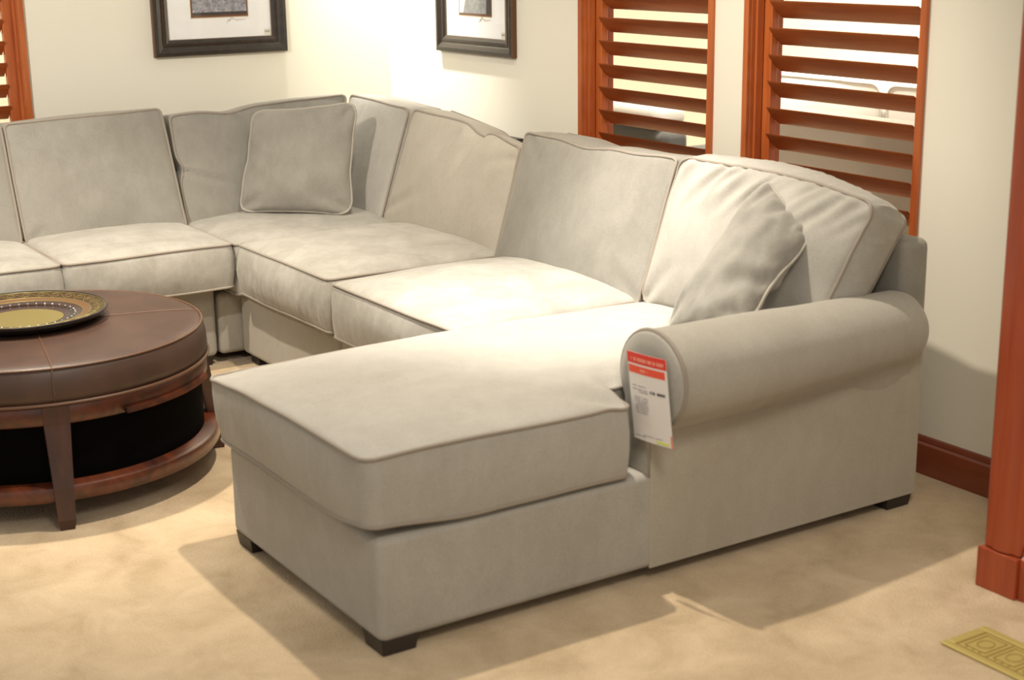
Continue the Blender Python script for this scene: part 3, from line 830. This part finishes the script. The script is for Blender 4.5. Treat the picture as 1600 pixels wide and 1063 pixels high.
# ------------------------------------------------------------------ decorative plate
px, py, pz = 1.715, -2.250, .4792
t = empty('decorative_plate', (px, py, pz))
def lt(name, prof, mat, par=t, **k):
    m = MB(); m.lathe([(r, z+pz) for r, z in prof], px, py, 96); return m.build(name, mat, par, auto=50)
def sz(r): return .0050+(r-.119)/(.250-.119)*.0270      # sloping inner face
lt('rim_edge', [(.001, 0), (.19, 0), (.215, .004), (.238, .014), (.250, .024), (.2555, .030), (.2555, .0345), (.2525, .0362), (.2495, .0355), (.248, sz(.248)-.001),
    (.119, sz(.119)-.001), (.001, .0035)], PL_BLK)
lt('rim', [(.248, sz(.248)), (.204, sz(.204))], PL_BRN)
lt('tan_band', [(.204, sz(.204)+.0006), (.179, sz(.179)+.0006)], PL_TAN)
lt('stud_band', [(.179, sz(.179)), (.150, sz(.150)-.0015), (.119, sz(.119))], PL_GRY)
lt('centre_disc', [(.119, .0056), (.06, .0050), (.001, .0047)], PL_GOLD)
for r in (.2475, .204, .179):
    m = MB(); m.tube([(px+r*math.cos(2*PI*k/96), py+r*math.sin(2*PI*k/96), pz+sz(r)+.0006) for k in range(96)], .0014, closed=True, n=6); m.build('gold_line', PL_GOLD, t, smooth=True)
m = MB(); ns = 30
for k in range(ns):
    a = 2*PI*k/ns; pts = []
    def pr_(da, f):
        r = .2065+f*.0385
        return (px+r*math.cos(a+da), py+r*math.sin(a+da), pz+sz(r)+.0006)
    W_ = 2*PI/ns
    for i in range(9):
        x = i/8; pts.append(pr_(W_*(-.50+.95*x), .06+.84*ease(x)))
    for i in range(1, 15):
        th = PI/2-i/14*2.1*PI; rr = 1-i/14*.65
        pts.append(pr_(W_*(.45+.34*math.cos(th)*rr), .52+.38*math.sin(th)*rr))
    m.tube(pts, .0010, n=5)
m.build('scroll_pattern', PL_GOLD, t, smooth=True)
first = None; nst = 36
for k in range(nst):
    a = 2*PI*k/nst
    if first is None:
        bm = bmesh.new(); bmesh.ops.create_uvsphere(bm, u_segments=12, v_segments=8, radius=.0034)
        me = bpy.data.meshes.new('stud'); bm.to_mesh(me); bm.free(); me.materials.append(SILVER)
        for p in me.polygons: p.use_smooth = True
        first = bpy.data.objects.new('stud', me); o = first
    else: o = first.copy()
    COL.objects.link(o); o.location = (px+.156*math.cos(a), py+.156*math.sin(a), pz+sz(.156)+.0012); adopt(o, t)
tag(t, 'round gold and black decorative plate with silver studs lying on the ottoman', 'plate')

# ------------------------------------------------------------------ framed pictures
def picture(c, swap, label, seed):
    """local: u across, z up, d out from the wall"""
    hw = .310; z0 = 1.130; z1 = 1.86
    t = empty('framed_picture', (c, -.001, z0) if not swap else (.001, c, z0))
    def g(u, d, z): return (c+u, -d-.001, z) if not swap else (d+.001, c+u, z)
    def bx(m, u0, u1, d0, d1, za, zb):
        b = [g(u0, d0, za), g(u1, d0, za), g(u1, d1, za), g(u0, d1, za)]; tt = [g(u0, d0, zb), g(u1, d0, zb), g(u1, d1, zb), g(u0, d1, zb)]
        m.hexa(b, tt)
    # moulding profile (offset inward, depth)
    prof = [(0, 0), (0, .020), (.003, .025), (.018, .027), (.034, .020), (.040, .016), (.044, .016), (.046, .020), (.056, .019), (.068, .013), (.071, .0115), (.071, 0)]
    cs = [(-hw, z0, 1, 1), (hw, z0, -1, 1), (hw, z1, -1, -1), (-hw, z1, 1, -1)]
    vs = []; n = len(prof)
    for (u, z, su, sz) in cs:
        for o_, d in prof: vs.append(g(u+su*o_, d, z+sz*o_))
    fs = []; fg = []
    for k in range(4):
        l = (k+1) % 4
        for i in range(n):
            j = (i+1) % n; (fg if i in (0, 1, 6, 9) else fs).append((k*n+i, k*n+j, l*n+j, l*n+i))
    o = link_mesh('frame', vs, fs+fg, FRAME_B, smooth=False)
    o.data.materials.append(FRAME_G)
    for p in o.data.polygons[len(fs):]: p.material_index = 1
    adopt(o, t)
    m = MB(); bx(m, -hw+.069, hw-.069, .002, .007, z0+.069, z1-.069); m.build('mat_board', MATW, t)
    # photograph
    hi = .125; zi = 1.300; zt_ = 1.66
    m = MB(); bx(m, -hi-.007, hi+.007, .0072, .0082, zi-.009, zt_+.007); m.build('print_border', plain('brown_print_border', (.16, .07, .035), .5), t)
    m = MB(); bx(m, -hi-.009, hi+.009, .0071, .0076, zi-.013, zt_+.009); m.build('print_fillet', plain('pale_gold_fillet', (.55, .42, .25), .5), t)
    pm = photo_mat('grassy_field_print', (.10, .10, .12), (.52, .52, .56), 60) if swap else photo_mat('hillside_print', (.20, .21, .21), (.42, .43, .43), 45)
    m = MB(); bx(m, -hi, hi, .0083, .0088, zi, zt_); ph = m.build('photo_print', pm, t)
    if swap:
        m = MB(); bx(m, -hi, hi, .0089, .0093, zi, zi+.012); sub(m.build('dark_foreground', plain('print_dark', (.05, .05, .05), .5), None), ph)
    else:
        m = MB(); b = [g(-hi, .0089, zi), g(-hi+.03, .0089, zi), g(-hi+.03, .0093, zi), g(-hi, .0093, zi)]
        tt = [g(-hi, .0089, zi+.12), g(-hi+.07, .0089, zi+.12), g(-hi+.07, .0093, zi+.12), g(-hi, .0093, zi+.12)]
        m.hexa(b, tt); sub(m.build('pale_corner', plain('print_pale', (.78, .77, .72), .5), None), ph)
        m = MB(); b = [g(hi-.035, .0089, zi), g(hi, .0089, zi), g(hi, .0093, zi), g(hi-.035, .0093, zi)]
        tt = [g(hi-.02, .0089, zi+.3), g(hi, .0089, zi+.3), g(hi, .0093, zi+.3), g(hi-.02, .0093, zi+.3)]
        m.hexa(b, tt); sub(m.build('dark_slope', plain('print_dark_slope', (.06, .055, .055), .5), None), ph)
    # pencilled signature
    m = MB(); pts = []
    for i in range(60):
        x = i/59; pts.append(g(.035+.085*x, .0076, 1.272+.012*math.exp(-((x-.25)/.12)**2)+.006*math.sin(x*34)*(1-.6*x)+.004*x))
    m.tube(pts, .0007, n=5); m.tube([g(.03, .0076, 1.263), g(.05, .0076, 1.280), g(.062, .0076, 1.284)], .0006, n=5)
    m.build('signature', SEPIA, t, smooth=True)
    m = MB(); bx(m, hw-.104, hw-.074, .0072, .0078, z0+.074, z0+.102); st = m.build('sticker', plain('sticker_paper', (.75, .72, .6), .6), t)
    m = MB()
    for i in range(4): bx(m, hw-.101+.006*i, hw-.098+.006*i, .0079, .0081, z0+.086, z0+.094)
    sub(m.build('sticker_print', INK_D, None), st)
    m = MB(); bx(m, -hw+.069, hw-.069, .0115, .0130, z0+.069, z1-.069); m.build('glass_pane', GLASS, t)
    tag(t, label, 'picture', 'framed pictures on the walls'); return t
picture(.7825, False, 'dark framed hillside picture on the right wall between the corner and the left window', 1)
picture(-.8425, True, 'dark framed grassy field picture on the left wall above the corner', 2)

# ------------------------------------------------------------------ slim dark table behind the sofa
t = empty('console_table', (.85, -.11, 0))
m = MB(); m.box(.50, 1.192, -.185, -.035, .790, .813); m.build('table_top', BLACKWOOD, t, bevel=.002)
for x in (.53, 1.155):
    for y in (-.17, -.05):
        m = MB(); m.box(x-.014, x+.014, y-.012, y+.012, 0, .790); m.build('leg', BLACKWOOD, t)
tag(t, 'slim black table between the sectional and the right wall, only its top corner showing', 'table')

# ------------------------------------------------------------------ brass floor register
t = empty('floor_register', (4.41, -.79, 0))
x0, x1, y0, y1 = 4.212, 4.60, -.866, -.712
m = MB()
for a in ((x0, x1, y0, y0+.022), (x0, x1, y1-.022, y1), (x0, x0+.024, y0+.022, y1-.022), (x1-.024, x1, y0+.022, y1-.022)):
    m.box(a[0], a[1], a[2], a[3], .001, .007)
m.build('frame', BRASS, t, bevel=.003)
m = MB(); m.box(x0+.02, x1-.02, y0+.02, y1-.02, .001, .0035); m.build('back_plate', BRASS_D, t)
for k in range(4):
    xa = x0+.030+k*.083; m = MB()
    m.box(xa, xa+.078, y0+.028, y1-.028, .0036, .0052); pn = m.build('grille_panel', BRASS, t, bevel=.001)
    m = MB(); q = [(xa+.010, y0+.038), (xa+.068, y0+.038), (xa+.068, y1-.038), (xa+.010, y1-.038)]
    m.tube([(a, b, .0056) for a, b in q], .0014, closed=True, n=6)
    m.tube([(xa+.039+.018*math.cos(2*PI*i/20), (y0+y1)/2+.022*math.sin(2*PI*i/20), .0056) for i in range(20)], .0013, closed=True, n=6)
    for dx in (.02, .039, .058):
        m.box(xa+dx-.003, xa+dx+.003, y0+.030, y0+.036, .0053, .0058)
    sub(m.build('ornament', BRASS_D, None), pn)
tag(t, 'ornate brass floor register set in the beige carpet at the lower right', 'floor vent')

# ------------------------------------------------------------------ lights
def spot(name, loc, target, watts, size, blend, col=(1, .86, .66), rad=.05):
    l = bpy.data.lights.new(name, 'SPOT'); l.energy = watts; l.spot_size = math.radians(size); l.spot_blend = blend
    l.color = col; l.shadow_soft_size = rad
    o = bpy.data.objects.new(name, l); COL.objects.link(o); o.location = loc
    d = Vector(target)-Vector(loc); o.rotation_euler = d.to_track_quat('-Z', 'Y').to_euler(); return o
WARM = (1, .89, .73)
spot('track_or_fill_light', (2.75, -1.42, 2.9), (2.5, -1.0, .45), 230, 100, .9, WARM, .035)      # over the chaise and long side
spot('track_or_fill_light', (2.55, -1.30, 2.9), (2.72, -.88, .48), 430, 42, 1, (1, .95, .86), .05)  # hot pool on the seats
spot('track_or_fill_light', (.20, -.50, 2.75), (.24, 0, 1.35), 400, 56, 1, (1, .95, .84), .04)      # washes the right wall by the corner
spot('track_or_fill_light', (1.62, -2.25, 2.9), (1.45, -2.15, 0), 300, 74, .9, WARM, .04)           # over the ottoman
spot('track_or_fill_light', (3.6, -4.6, 2.9), (.0, -.9, 1.35), 500, 46, .9, (1, .92, .80), .05)          # towards the left wall
spot('track_or_fill_light', (6.0, -2.5, 2.9), (4.0, -1.3, .1), 150, 88, 1, (1, .90, .76), .35)   # added fill to brighten the walkway side, no known fixture
spot('track_or_fill_light', (1.0, 1.0, 2.7), (.4, 2.9, .9), 420, 140, .7, (1, .90, .72), .08)   # next room
spot('track_or_fill_light', (2.6, 1.2, 2.7), (2.0, 2.9, .9), 170, 140, .7, (1, .88, .68), .08)
spot('track_or_fill_light', (-1.2, -2.0, 2.7), (-2.5, -1.2, .9), 260, 120, .7, (1, .88, .68), .08)

w = bpy.data.worlds.new('World'); scene.world = w; w.use_nodes = True
w.node_tree.nodes['Background'].inputs[0].default_value = (1, .93, .82, 1)
w.node_tree.nodes['Background'].inputs[1].default_value = .50

# ------------------------------------------------------------------ camera
cd = bpy.data.cameras.new('camera'); cam = bpy.data.objects.new('camera', cd); COL.objects.link(cam)
R_ = Vector((.54328923, .83944973, -.01268673)); U_ = Vector((-.20828081, .14940691, .96659023)); F_ = Vector((-.8132994, .52249566, -.25601243))
mt = Matrix(((R_.x, U_.x, -F_.x, 6.4338), (R_.y, U_.y, -F_.y, -3.4749), (R_.z, U_.z, -F_.z, 1.62), (0, 0, 0, 1)))
cam.matrix_world = mt
cd.sensor_width = 36; cd.lens = 2390/1600*36; cd.clip_start = .05
cd.dof.use_dof = True; cd.dof.focus_distance = 5.4; cd.dof.aperture_fstop = 3.2
scene.camera = cam
scene.view_settings.view_transform = 'Standard'; scene.view_settings.look = 'None'
scene.view_settings.gamma = 1; scene.view_settings.exposure = .35
scene.view_settings.use_curve_mapping = False
